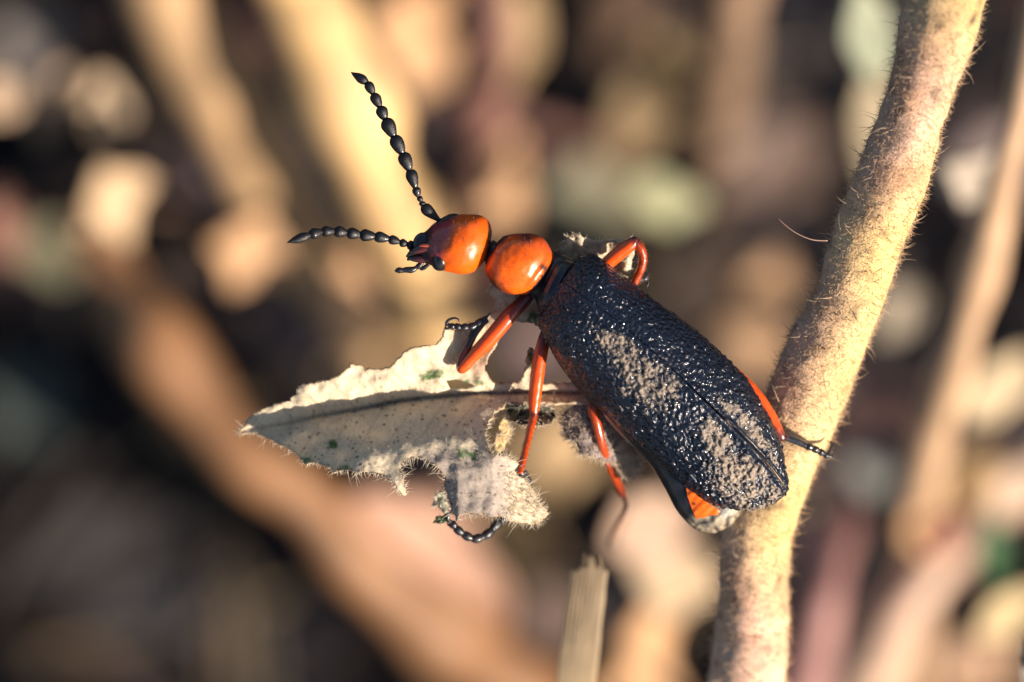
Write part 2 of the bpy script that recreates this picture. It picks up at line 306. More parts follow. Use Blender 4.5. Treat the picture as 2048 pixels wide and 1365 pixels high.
for a in [
    (225, 412, 8.4, 200, 160, 20, np.array([.74, .55, .36]) * .85, .7, 'brightest cream leaf, west of the orange-brown stalk top'),
    (212, 200, 10.5, 140, 120, -50, CRM * 1.05, .6, 'round cream leaf near the upper corner'),
    (95, 200, 10.5, 60, 150, -20, np.array([.66, .5, .38]), .5, 'narrow peach leaf beside the round cream leaf'),
    (-5, 195, 9.5, 90, 120, 60, np.array([.6, .45, .33]), .5, 'peach leaf cut by the upper edge corner'),
    (60, 90, 16, 170, 120, 30, GRY * 1.3, .15, 'grey leaf lying flat above the narrow peach leaf'),
    (5, 20, 16, 90, 90, 0, SAGE, .35, 'olive scrap in the very corner'),
    (490, 500, 9.5, 170, 150, 70, PEA * 1.05, .6, 'round peach leaf just below the low antenna tip'),
    (395, 365, 13.5, 170, 80, -30, MAU * 1.2, .1, 'mauve curled leaf above the round peach leaf'),
    (370, 540, 10.5, 80, 90, 40, np.array([.5, .34, .26]), .3, 'small pinkish leaf touching the round peach leaf'),
    (100, 500, 15, 120, 110, 10, SAGE * .9, .35, 'dull sage leaf beneath the brightest cream leaf'),
    (5, 450, 11, 80, 200, 0, np.array([.36, .18, .14]), .3, 'rusty red leaf at the picture edge'),
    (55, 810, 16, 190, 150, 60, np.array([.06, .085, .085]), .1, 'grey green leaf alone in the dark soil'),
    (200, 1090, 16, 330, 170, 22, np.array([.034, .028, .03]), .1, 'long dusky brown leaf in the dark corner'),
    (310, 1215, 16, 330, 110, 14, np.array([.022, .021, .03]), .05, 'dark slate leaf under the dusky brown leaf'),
    (600, 655, 15.5, 150, 130, 80, MAU * 1.0, .15, 'mauve leaf between the two slanting stalks'),
    (690, 590, 9.6, 210, 90, 100, PEA * 1.15, .6, 'upright peach leaf under the low antenna'),
    (820, 80, 13, 270, 220, 80, PEA * .98, .6, 'large golden tan leaf above the raised antenna'),
    (1000, 385, 12, 260, 110, 95, PEA * 1.05, .65, 'long peach leaf standing behind the head and thorax'),
    (1025, 70, 13, 230, 110, 85, np.array([.5, .36, .2]), .45, 'tan leaf beside the reddish stalk top'),
    (1325, 395, 10, 190, 105, -15, np.array([.36, .39, .24]), .5, 'pale sage green leaf above the bent middle leg'),
    (1190, 400, 13, 260, 160, 10, np.array([.22, .22, .15]), .3, 'dim olive leaf next to the pale sage one'),
    (1290, 210, 14, 330, 150, 75, np.array([.27, .19, .095]), .42, 'broad ochre leaf above the pale sage one'),
    (1200, 40, 16, 260, 140, 60, BRN * .8, .2, 'brown leaf at the top edge behind the ochre leaf'),
    (1540, 330, 15, 260, 170, 60, np.array([.19, .13, .11]), .25, 'mauve brown leaf between sage leaf and hairy stem'),
    (1520, 640, 13, 300, 150, 85, PEA * .62, .5, 'tall tan leaf between wing cases and hairy stem'),
    (1420, 560, 16, 260, 160, 70, BRN * .2, .15, 'dark brown leaf just above the wing cases'),
    (1300, 1055, 8.4, 210, 170, 10, np.array([.58, .42, .33]), .45, 'pinkish beige leaf beneath the abdomen tip'),
    (1340, 1160, 8.7, 230, 120, -25, np.array([.58, .46, .32]), .45, 'beige leaf beside the grey straw top'),
    (1290, 1300, 11, 250, 190, 70, PEA * 1.2, .6, 'golden leaf between grey straw and lower hairy stem'),
    (850, 1110, 10.6, 480, 210, -38, np.array([.58, .36, .28]), .5, 'large pink leaf alongside the orange-brown stalk'),
    (1110, 900, 14, 260, 170, 60, np.array([.5, .36, .2]), .45, 'tan leaf seen through the legs under the beetle'),
    (1060, 730, 15.5, 200, 150, 30, MAU, .3, 'mauve leaf seen through the gap between front legs'),
    (1130, 1210, 15, 180, 120, 60, np.array([.26, .18, .16]), .2, 'dim brown leaf beside the large pink leaf'),
    (1990, 770, 8, 190, 150, 50, np.array([.62, .52, .36]), .5, 'cream leaf beside the thin plant stem'),
    (1745, 940, 11, 150, 120, 60, np.array([.25, .28, .29]), .25, 'blue grey leaf east of the hind claw'),
    (1655, 1000, 11, 120, 110, 60, np.array([.36, .32, .24]), .35, 'olive grey leaf touching the lower hairy stem'),
    (1845, 1035, 9, 130, 110, 30, PEA, .5, 'small orange tan leaf below the blue grey one'),
    (1895, 1065, 9, 100, 50, 35, np.array([.36, .13, .10]), .4, 'small dark red leaf between the tan bits'),
    (1950, 950, 10, 140, 80, 60, np.array([.42, .28, .12]), .4, 'ochre leaf above the small dark red leaf'),
    (1985, 1095, 7.5, 60, 130, 0, np.array([.05, .16, .06]), .3, 'small deep green leaf near the picture edge'),
    (2030, 980, 9, 150, 130, 40, np.array([.62, .47, .37]), .45, 'pale pink leaf above the small green leaf'),
    (2010, 1215, 8, 180, 110, 20, np.array([.72, .60, .36]), .6, 'pale yellow leaf below the small green leaf'),
    (1960, 1320, 11, 200, 150, 50, np.array([.46, .3, .2]), .35, 'brown pink leaf in the lower corner'),
    (1790, 620, 10, 130, 90, 50, np.array([.42, .37, .3]), .35, 'grey beige leaf peeping past the hairy stem'),
    (1730, 60, 6, 110, 210, 10, np.array([.38, .44, .34]), .45, 'pale green leaf behind the top of the hairy stem'),
    (1740, 250, 8, 90, 260, 0, np.array([.42, .36, .25]), .4, 'beige green leaf hanging behind the hairy stem'),
    (1620, 850, 15, 220, 160, 60, MAU * .9, .2, 'mauve leaf behind the hind foot'),
    (2000, 330, 12, 200, 160, 60, np.array([.22, .17, .18]), .15, 'dim violet leaf behind the thin plant stem'),
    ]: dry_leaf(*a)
# loose litter nobody could count
parts, cols = [], []
for i in range(1500):
    x, y = rng.uniform(-11, 11), rng.uniform(-9, 9); L = rng.uniform(.25, .9)
    n = np.array([rng.normal() * .5, rng.normal() * .5, 1.0])
    V, F = leaf_mesh(np.array([x, y, .15 + .35 * rng.random()]), L, L * rng.uniform(.12, .6), rng.uniform(0, 6.28), n, .3, .4, .08, i * 1.3, 5, 3)
    parts.append((V, F)); b = [TAN * .5, BRN * .7, MAU * .6, GRY * .5, RED * .6][rng.integers(5)] * rng.uniform(.05, .20)  # litter colours darkened to stand in for shade
    cols.append(np.tile(b, (len(V), 1)))
for i in range(220):
    x, y, a, L = rng.uniform(-10, 10), rng.uniform(-8, 8), rng.uniform(0, 6.28), rng.uniform(1.5, 5); tt = np.linspace(-.5, .5, 7)
    pp = np.stack([x + tt * L * math.cos(a) + .25 * np.sin(tt * 5 + i), y + tt * L * math.sin(a), .4 + 1.3 * rng.random() * (tt + .5) + .2 * np.cos(tt * 6)], 1)
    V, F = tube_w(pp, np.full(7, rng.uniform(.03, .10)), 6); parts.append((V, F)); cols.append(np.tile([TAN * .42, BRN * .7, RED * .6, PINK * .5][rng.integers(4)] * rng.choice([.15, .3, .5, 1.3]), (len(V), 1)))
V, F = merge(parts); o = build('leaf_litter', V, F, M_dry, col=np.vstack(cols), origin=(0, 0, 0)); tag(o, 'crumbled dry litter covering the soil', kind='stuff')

# ------------------------------------------------------------------ straw blades
def blade(rows, label, col, ribs=9):
    s = cr(np.array(rows, float), 120); V = []; cc = []
    for r in s:
        k = (CD + r[2]) / CD / PPC; c = P(r[0], r[1], -r[2] * PPC)
        for j in range(2 * ribs + 1):
            v = j / ribs - 1
            fr = max(0, 1 - (r[1] - s[0][1]) / 22.) * (.13 * nz(j * .9, 3.1) - .07 * v * v)
            V.append(c + np.array([v * r[3] * k * (1 + .10 * nz(r[1] * .02, j * .2)), fr, (1 - v * v) * r[3] * k * .25 + (.02 if j % 2 else 0)]))
            cc.append(np.array(col) * ((1.08 if j % 2 else .9) + .3 * nz(j * .7, r[1] * .012)))
    n = 2 * ribs + 1; F = [(i * n + j, i * n + j + 1, (i + 1) * n + j + 1, (i + 1) * n + j) for i in range(119) for j in range(n - 1)]
    o = build('straw_blade', V, F, M_straw, col=np.array(cc)); md = o.modifiers.new('thickness', 'SOLIDIFY'); md.thickness = .006
    return tag(o, label, 'straw', 'straw blades')
blade([(1183, 1118, 1.0, 28), (1178, 1146, 1.02, 35), (1168, 1220, 1.06, 37), (1158, 1300, 1.15, 38), (1148, 1390, 1.5, 38), (1132, 1500, 2.9, 38), (1110, 1640, 4.5, 40), (1085, 1800, 8, 40), (1060, 1960, 12, 40), (1030, 2150, 17.7, 36)],
      'flat grey straw blade with lengthwise ribs at the bottom edge', np.array([.29, .215, .13]))
blade([(2041, 1285, 1.5, 4), (2047, 1310, 1.5, 9), (2054, 1380, 1.6, 11), (2080, 1700, 5, 16), (2120, 2200, 17.7, 16)], 'thin grey straw tip poking in at the corner', np.array([.22, .2, .17]), 3)

# ------------------------------------------------------------------ the hairy plant
pl = empty('hairy_plant', P(1400, 2600, -17.9 * PPC)); tag(pl, 'thick tan hairy stem with one chewed, withered pale leaf under the beetle', 'plant')
rows = np.array([(1960, -260, 230, 80), (1887, 0, 150, 76), (1859, 128, 100, 70), (1826, 231, 60, 68), (1792, 333, 20, 68), (1763, 410, -20, 69), (1731, 487, -50, 71), (1700, 590, -90, 69), (1670, 656, -115, 74), (1625, 760, -150, 78),
        (1580, 870, -185, 74), (1537, 992, -215, 70), (1513, 1090, -260, 72), (1503, 1236, -330, 73), (1495, 1365, -400, 75), (1480, 1600, -900, 80), (1450, 2000, -2600, 84), (1400, 2600, -17.9 * PPC, 90)], float)
NS, NT = 420, 56
s = cr(rows, NS); pts = np.array([P(*r[:3]) for r in s]); rad = s[:, 3] / PPC * (CD + ZF - pts[:, 2]) / CD
V, F = tube_w(pts, rad, NT); cen = np.repeat(pts, NT, 0); out = (V - cen) / np.repeat(rad, NT)[:, None]; cc = []
for k in range(len(V)):
    v = V[k]; f = .022 * nz(v[0] * 2, v[1] * 2, v[2] * 2) + .010 * nz(v[0] * 9, v[1] * 9, v[2] * 9) + .005 * nz(v[0] * 26, v[1] * 26, v[2] * 26)
    V[k] = v + out[k] * f
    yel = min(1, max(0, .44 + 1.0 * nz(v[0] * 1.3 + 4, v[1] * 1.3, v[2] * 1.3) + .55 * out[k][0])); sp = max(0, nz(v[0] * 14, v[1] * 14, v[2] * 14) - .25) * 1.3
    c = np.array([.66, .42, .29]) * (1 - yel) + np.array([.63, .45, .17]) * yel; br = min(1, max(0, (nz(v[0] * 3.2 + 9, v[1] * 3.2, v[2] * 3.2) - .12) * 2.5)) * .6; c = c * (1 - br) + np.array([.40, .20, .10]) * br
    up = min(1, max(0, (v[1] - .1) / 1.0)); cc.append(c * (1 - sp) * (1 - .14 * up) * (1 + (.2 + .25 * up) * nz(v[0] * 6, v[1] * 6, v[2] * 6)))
stem = build('stem', V, F, M_stem, pl, col=np.array(cc))
vis = np.where((np.repeat(s[:, 1], NT) > -60) & (np.repeat(s[:, 1], NT) < 1450) & (out[:, 2] > -.5))[0]
b = rng.choice(vis, 10000); d = out[b] + rng.normal(size=(len(b), 3)) * .55 + np.array([.1, -.25, 0]); d /= np.linalg.norm(d, axis=1)[:, None]
H1 = hairs(V[b] + rng.normal(size=(len(b), 3)) * .004, d, rng.uniform(5, 15, len(b)) / PPC, np.full(len(b), .62 / PPC), .4)
b2 = rng.choice(vis, 420); d = out[b2] + rng.normal(size=(len(b2), 3)) * .6; d /= np.linalg.norm(d, axis=1)[:, None]
H2 = hairs(V[b2], d, rng.uniform(16, 44, len(b2)) / PPC, rng.uniform(.8, 1.2, len(b2)) / PPC, .5, 5)
Hv = np.vstack([H1[0], H2[0]]); Hf = H1[1].tolist() + (H2[1] + len(H1[0])).tolist()
o = build('stem_hair', Hv, Hf, M_hair, stem, col=np.array([.82, .65, .46])); tag(o, kind='stuff')
# one long stray hair
V, F, _ = tube([(1655, 482, 0, 1.3), (1625, 480, 5, 1.2), (1595, 468, 8, 1.0), (1572, 452, 10, .8), (1557, 438, 12, .4)], 24, 5)
build('stray_hair', V, F, M_hair, stem, col=np.array([.6, .42, .33]))

# chewed leaf
OUT = [(475, 864), (491, 853), (498, 838), (519, 823), (548, 809), (579, 801), (590, 787), (597, 770), (625, 768), (658, 761), (680, 750), (698, 735), (700, 728), (724, 735), (731, 741), (753, 739), (775, 737), (793, 726), (804, 710),
       (821, 697), (837, 696), (863, 690), (876, 690), (885, 673), (892, 655), (918, 660), (947, 655), (968, 640), (990, 622), (990, 604), (976, 586), (984, 566), (1010, 570), (1050, 580), (1078, 600), (1078, 655), (1064, 648), (1031, 644), (1012, 655), (992, 690), (976, 715), (969, 740),
       (985, 766), (1010, 766), (1035, 768), (1046, 755), (1052, 720), (1059, 694), (1068, 700), (1070, 745), (1080, 768), (1120, 768), (1180, 765), (1260, 775), (1260, 800), (1180, 806), (1100, 806), (1050, 806), (1014, 808), (990, 824), (975, 850), (971, 878), (974, 902), (991, 912), (1017, 912), (1035, 930),
       (1050, 959), (1068, 981), (1083, 1007), (1097, 1028), (1079, 1049), (1046, 1050), (1020, 1043), (1002, 1032), (987, 1036), (965, 1032), (943, 1027), (921, 1029), (914, 1043), (903, 1021), (896, 996), (887, 970), (889, 955), (870, 930),
       (848, 919), (826, 913), (808, 922), (802, 937), (801, 952), (810, 970), (813, 992), (801, 988), (790, 970), (775, 953), (753, 946), (716, 944), (687, 941), (667, 944), (661, 935), (636, 926), (607, 926), (596, 911), (570, 893), (541, 878), (515, 867), (493, 864)]
HOLE = [(892, 761), (911, 760), (936, 766), (951, 772), (935, 779), (900, 779)]
MID = np.array([(470, 865), (560, 850), (640, 832), (720, 818), (800, 802), (880, 793), (960, 787), (1040, 786), (1300, 786)], float)
def midy(x): return float(np.interp(x, MID[:, 0], MID[:, 1]))
def leaf_z(x, y):
    dy = midy(x) - y; taper = min(1, max(.15, (x - 470) / 160))
    if dy > 0:
        z = .62 * dy * taper; f = max(0, min(1, (x - 840) / 80)); z = z * (1 - f) + f * 34 * (1 - math.exp(-dy / 48))
    else:
        q = -dy; z = (.74 + .38 * max(0, min(1, (x - 540) / 260))) * min(q, 84) * taper + (26 * (1 - math.exp(-(q - 84) / 27)) if q > 84 else 0)
        e = max(0, q - 150); z -= 0.12 * e
    lob = max(0, x - 985) * max(0, min(1, (y - 890) / 40)); z -= .5 * lob
    lob2 = max(0, 915 - x) * max(0, min(1, (y - 925) / 40)) * max(0, min(1, (x - 860) / 30)); z -= .8 * lob2
    rid = math.exp(-(dy / 5.0) ** 2); z -= 5 * rid
    z += 12 * nz(x * .016, y * .016, 2) + (6 if dy > 0 else 3.5) * nz(x * .045, y * .045, 5) + 1.3 * nz(x * .12, y * .12, 9) + .5 * nz(x * .3, y * .3, 1)
    return -100 + z
def ragged(poly, step=4., amp=1.7, sd=0):
    R = []
    for i in range(len(poly)):
        a, b = np.array(poly[i], float), np.array(poly[(i + 1) % len(poly)], float); n = max(1, int(np.linalg.norm(b - a) / step))
        nn = np.array([-(b - a)[1], (b - a)[0]]) / (np.linalg.norm(b - a) + 1e-9)
        for k in range(n):
            p = a + (b - a) * k / n; R.append(tuple(p + nn * amp * (nz(p[0] * .11, p[1] * .11, sd) * 1.5 + nz(p[0] * .35, p[1] * .35, sd))))
    return R
def sheet(poly, holes, step, zf, sd=0, amp=1.7):
    loops = [ragged(poly, 4, amp, sd)] + [ragged(h, 3, 1, sd + 5) for h in holes]
    pts, edges = [], []
    for lp in loops:
        o = len(pts); pts += lp; edges += [(o + i, o + (i + 1) % len(lp)) for i in range(len(lp))]
    xs = np.array(loops[0]); gx, gy = np.meshgrid(np.arange(xs[:, 0].min(), xs[:, 0].max(), step), np.arange(xs[:, 1].min(), xs[:, 1].max(), step))
    gx = gx.ravel() + rng.uniform(-.3, .3, gx.size) * step; gy = gy.ravel() + rng.uniform(-.3, .3, gy.size) * step
    ok = inside(loops[0], gx, gy)
    for h in loops[1:]: ok &= ~inside(h, gx, gy)
    pts += list(zip(gx[ok], gy[ok]))
    v, e, f, *_ = geometry.delaunay_2d_cdt([Vector(p) for p in pts], edges, [], 1, 1e-4)
    f = [tuple(q) for q in f]; v = np.array([tuple(p) for p in v])
    ce = v[np.array(f)].mean(1); ok = inside(loops[0], ce[:, 0], ce[:, 1])
    for h in loops[1:]: ok &= ~inside(h, ce[:, 0], ce[:, 1])
    f = [q for q, k in zip(f, ok) if k]
    f = [q if np.cross(v[q[1]] - v[q[0]], v[q[2]] - v[q[0]]) < 0 else q[::-1] for q in f]     # photo y runs down: face the camera
    V = np.array([P(x, y, zf(x, y)) for x, y in v])
    return v, V, f, loops[0]
v2, V, F, edge = sheet(OUT, [HOLE], 3.6, leaf_z, 0, 2.6)
cc = []; ed = np.array(edge)
GREEN = [(870, 748, 26, 12), (850, 755, 14, 10), (935, 765, 40, 9), (925, 908, 16, 14), (948, 912, 14, 12), (665, 890, 14, 12), (608, 922, 16, 10), (655, 935, 14, 8), (960, 700, 10, 30), (1062, 720, 9, 40), (1066, 640, 12, 25), (690, 935, 20, 6)]
for x, y in v2:
    n1, n2, n3 = nz(x * .02, y * .02, 3), nz(x * .08, y * .08, 7), nz(x * .3, y * .3, 2)
    c = np.array([.88, .75, .53]) * (1 + .12 * n1 + .10 * n2 + .10 * n3)
    low = min(1, max(0, (y - midy(x)) / 60)); c = c * (1 - .15 * low) + np.array([.55, .46, .40]) * .15 * low
    dv = abs(((x + (abs(y - midy(x))) * .75 + 6 * nz(x * .03, y * .03)) % 62) - 31); vv = math.exp(-(dv / 2.0) ** 2) * .35; c = c * (1 - vv) + np.array([.36, .24, .13]) * vv
    if y > 890 and x > 850: w_ = min(1, (y - 890) / 25.) * max(0, min(1, (1035 - x + 25 * n2) / 30.)) * .62; c = c * (1 - w_) + np.array([.30, .25, .26]) * w_  # lobe greyed to paint in its shade, right end left bright
    g = max((1 - ((x - a) / w) ** 2 - ((y - b) / h) ** 2) for a, b, w, h in GREEN)
    gm = min(1, max(0, g * 1.2 + n2 * 1.6 + n3 * .9 - .25)); c = c * (1 - gm) + np.array([.10, .19, .055]) * gm
    sp = min(1, max(0, (nz(x * .17, y * .17, 11) - .43) * 7)) * (.9 if y > midy(x) else .55); c = c * (1 - sp) + np.array([.10, .05, .025]) * sp
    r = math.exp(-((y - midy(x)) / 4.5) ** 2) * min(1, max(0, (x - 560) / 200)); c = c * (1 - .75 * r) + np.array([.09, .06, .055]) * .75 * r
    dm = np.min((ed[:, 0] - x) ** 2 + (ed[:, 1] - y) ** 2); e = math.exp(-dm / 12.); e = min(1, e * (.75 + .9 * n2)); c = c * (1 - .6 * max(0, e)) + np.array([.34, .21, .09]) * .6 * max(0, e)
    cc.append(c)
leaf = build('leaf', V, F, M_leaf, pl, col=np.array(cc)); md = leaf.modifiers.new('thickness', 'SOLIDIFY'); md.thickness = 5 / PPC; md.offset = -1
# midrib ridge standing under the fold
V, F, s = tube([(x, midy(x), leaf_z(x, midy(x)) - 3, 1.5 + 3.5 * (x - 475) / 600) for x in np.linspace(480, 1040, 24)] + [(1180, 786, -120, 11), (1320, 800, -150, 14), (1480, 840, -170, 17), (1590, 860, -190, 18)], 90, 10)
build('midrib', V, F, M_stem, pl, col=np.array([.20, .13, .10]))
me_v = v2; tri = np.array([q for q in F[:0]] or [[0, 0, 0]])
LV = np.array([P(x, y, leaf_z(x, y)) for x, y in v2])
def leaf_hair(mask, n, lo, hi, r, spread, lean):
    idx = np.where(mask)[0]; b = rng.choice(idx, n); d = np.array([0, 0, 1.0]) + lean + rng.normal(size=(n, 3)) * spread
    d /= np.linalg.norm(d, axis=1)[:, None]
    return hairs(LV[b], d, rng.uniform(lo, hi, n) / PPC, np.full(n, r / PPC), .5, 3)
my = np.array([midy(x) for x in v2[:, 0]]); below = v2[:, 1] > my
A = leaf_hair(below, 900, 6, 13, .4, .5, np.array([.1, -.55, 0]))
B = leaf_hair(np.abs(v2[:, 1] - my - 4) < 9, 600, 6, 14, .6, .4, np.array([0, -.8, 0]))
Cc = leaf_hair((v2[:, 0] > 1010) & (v2[:, 1] > 940), 420, 7, 18, .6, .6, np.array([.9, -.35, 0]))
D = leaf_hair(~below, 900, 3, 8, .35, .5, np.array([0, .4, 0]))
en = []
for i in range(len(ed)):
    t = ed[(i + 1) % len(ed)] - ed[i - 1]; n = np.array([t[1], -t[0]]) / (np.linalg.norm(t) + 1e-9); en.append(n)
en = np.array(en)
if inside(edge, np.array([ed[40][0] + en[40][0] * 3]), np.array([ed[40][1] + en[40][1] * 3]))[0]: en = -en
ib = np.where((ed[:, 1] > 840) & (ed[:, 0] < 1090))[0]; b = rng.choice(ib, 620)
eb = np.array([P(ed[i][0], ed[i][1], leaf_z(*ed[i])) for i in b]); d = np.stack([en[b, 0], -en[b, 1], rng.normal(size=len(b)) * .6], 1) + rng.normal(size=(len(b), 3)) * .4
d /= np.linalg.norm(d, axis=1)[:, None]
Lh = rng.uniform(5, 16, len(b)); Lh[rng.random(len(b)) < .13] *= 2.3
E = hairs(eb, d, Lh / PPC, np.full(len(b), .7 / PPC), .3, 3)
hv, hf, o_ = [], [], 0
for a, f in (A, B, Cc, D, E): hv.append(a); hf += (f + o_).tolist(); o_ += len(a)
o = build('leaf_hair', np.vstack(hv), hf, M_hair, leaf, col=np.array([.86, .78, .64])); tag(o, kind='stuff')

def shred(name, poly, zf, colf, hair_n=0, hl=(8, 20), step=4., sd=1, hcol=(.8, .7, .58), label=None):
    v, V, F, lp = sheet(poly, [], step, zf, sd, 2.2); c = np.array([colf(x, y) for x, y in v])
    o = build(name, V, F, M_leaf, pl, col=c); md = o.modifiers.new('thickness', 'SOLIDIFY'); md.thickness = 4 / PPC; md.offset = -1
    if label: o['label'] = label
    if hair_n:
        b = rng.integers(0, len(V), hair_n); d = np.array([0, 0, .5]) + rng.normal(size=(hair_n, 3)) * .7
        lpa = np.array(lp); k = hair_n // 3; q = rng.integers(0, len(lpa), k); cx = v.mean(0)
        base = V[b]; base[:k] = np.array([P(x, y, zf(x, y)) for x, y in lpa[q]])
        dd = lpa[q] - cx; dd /= np.linalg.norm(dd, axis=1)[:, None] + 1e-9; d[:k] = np.stack([dd[:, 0], -dd[:, 1], rng.normal(size=k) * .5], 1) + rng.normal(size=(k, 3)) * .3
        d /= np.linalg.norm(d, axis=1)[:, None]
        hv, hf = hairs(base, d, rng.uniform(*hl, hair_n) / PPC, np.full(hair_n, .9 / PPC), .4)
        h = build('leaf_hair', hv, hf, M_hair, o, col=np.array(hcol)); tag(h, kind='stuff')
    return o
# scorched pale leaf end behind the wing-case shoulder
shred('withered_leaflet', [(1118, 500), (1122, 486), (1132, 480), (1128, 468), (1140, 473), (1143, 463), (1158, 470), (1170, 478), (1190, 483), (1215, 482), (1240, 480), (1262, 478), (1268, 500), (1262, 540), (1240, 590), (1190, 570), (1150, 560), (1120, 530)],
      lambda x, y: -52 - .55 * (y - 480) + 14 * nz(x * .05, y * .05, 3) + 5 * nz(x * .15, y * .15),
      lambda x, y: (np.array([.72, .62, .45]) if math.hypot((x - 1146) / 16., (y - 468) / 9.) + .5 * nz(x * .15, y * .15) > 1 else np.array([.12, .09, .06])) * (1 + .3 * nz(x * .12, y * .12)), 300, (5, 12), label='pale leaflet with a scorched black corner')
# fuzzy purple-grey curled leaflet under the hind leg
shred('withered_leaflet', [(1122, 850), (1130, 822), (1152, 812), (1180, 806), (1215, 812), (1240, 840), (1262, 880), (1276, 915), (1279, 938), (1262, 956), (1243, 946), (1228, 925), (1205, 917), (1180, 912), (1160, 908), (1152, 885), (1135, 880)],
      lambda x, y: -110 + 22 * math.sin((x - 1120) * .035) - .35 * max(0, x - 1215) + 10 * nz(x * .05, y * .05, 8),
      lambda x, y: (np.array([.30, .25, .25]) if (x < 1235) else np.array([.62, .52, .38])) * (1 + .3 * nz(x * .1, y * .1)), 1500, (7, 20), label='fuzzy purple-grey curled leaflet')
# bright curled edge beside the middle leg
shred('withered_leaflet', [(985, 838), (1000, 832), (1012, 842), (1022, 856), (1020, 876), (1010, 892), (1000, 906), (993, 898), (990, 882), (1000, 868), (998, 854)],
      lambda x, y: -70 - .8 * (x - 990) + 6 * nz(x * .08, y * .08), lambda x, y: np.array([.66, .50, .22]) * (1 + .25 * nz(x * .1, y * .1)), 260, (5, 14), 3., label='small yellow curled leaf edge')
# dark curled scrap around the middle knee
shred('withered_leaflet', [(1012, 822), (1022, 808), (1045, 812), (1062, 806), (1085, 812), (1104, 818), (1112, 832), (1100, 846), (1075, 852), (1045, 848), (1020, 840)],
      lambda x, y: -95 + 18 * math.sin(y * .15) + 8 * nz(x * .08, y * .08), lambda x, y: (np.array([.07, .075, .045]) if nz(x * .06, y * .06, 4) > -.15 else np.array([.32, .28, .18])) * (1 + .4 * nz(x * .2, y * .2)), 300, (6, 14), 3., label='dark green-black curled scrap behind the middle knee')
# tattered bits hanging at the lobe
shred('withered_leaflet', [(864, 1012), (870, 990), (880, 984), (892, 990), (897, 1012), (892, 1032), (884, 1020), (876, 1008), (868, 1016)],
      lambda x, y: -88 + 6 * nz(x * .1, y * .1), lambda x, y: np.array([.55, .55, .42]) * (1 + .4 * nz(x * .15, y * .15)), 60, (5, 12), 3., label='pale tattered shred')
shred('withered_leaflet', [(863, 1048), (872, 1034), (884, 1030), (896, 1026), (900, 1040), (888, 1046), (876, 1047)],
      lambda x, y: -84 + .3 * (x - 880), lambda x, y: np.array([.10, .16, .07]) * (1 + .4 * nz(x * .15, y * .15)), 20, (4, 9), 3., label='dark green pointed shred')
# pale bud leaf of the neighbour
V, F = leaf_mesh(P(1930, 365, -5.2 * PPC), 190 / PPC * 1.2, 110 / PPC * 1.2, math.radians(-25), facing(.5), .3, .2, .06, 3.3)
o = build('leaf', V, F, M_dry, r2, col=np.array([.40, .34, .27])); md = o.modifiers.new('thickness', 'SOLIDIFY'); md.thickness = .03

# ------------------------------------------------------------------ the beetle
bt = empty('beetle', P(1300, 760, -110)); tag(bt, 'black and orange beetle with dusty wing cases clinging to the chewed leaf and stem', 'beetle')
ORA, MAR, BLK = np.array([.80, .112, .002]), np.array([.16, .016, .016]), np.array([.013, .012, .015])
mixc = lambda a, b, t: a * (1 - min(1, max(0, t))) + b * min(1, max(0, t))
# wing cases
E = np.array([  # left margin, suture, right edge, base height, dome height
    (1079, 608, 1124, 562, 1160, 507, -18, 54), (1078, 650, 1165, 592, 1194, 514, -20, 86), (1099, 698, 1208, 622, 1245, 552, -20, 98), (1140, 751, 1266, 668, 1305, 594, -22, 106), (1203, 819, 1333, 728, 1380, 648, -24, 108),
    (1280, 891, 1400, 792, 1445, 705, -26, 104), (1345, 953, 1456, 846, 1500, 765, -30, 94), (1400, 996, 1500, 889, 1535, 825, -34, 82), (1450, 1017, 1535, 928, 1558, 875, -38, 66), (1500, 1022, 1558, 957, 1571, 925, -42, 46), (1545, 1009, 1570, 976, 1575, 955, -46, 26), (1566, 994, 1575, 984, 1577, 978, -50, 10)], float)
def dust_at(x, y):
    def el(cx, cy, a, b, ang):
        u = (x - cx) * math.cos(ang) + (y - cy) * math.sin(ang); w = -(x - cx) * math.sin(ang) + (y - cy) * math.cos(ang); return 1 - (u / a) ** 2 - (w / b) ** 2
    m = max(el(1290, 760, 108, 52, .92), el(1225, 690, 55, 30, .5), .9 * el(1335, 745, 60, 22, .75))
    m2 = max(el(1490, 965, 105, 62, .55), .9 * el(1430, 880, 55, 40, .8), 1.0 * el(1500, 860, 100, 20, .85))
    m = max(m, m2); return max(-.35, min(.78, .22 + .72 * m)) if m > -.4 else max(-.35, .30 + .55 * m)
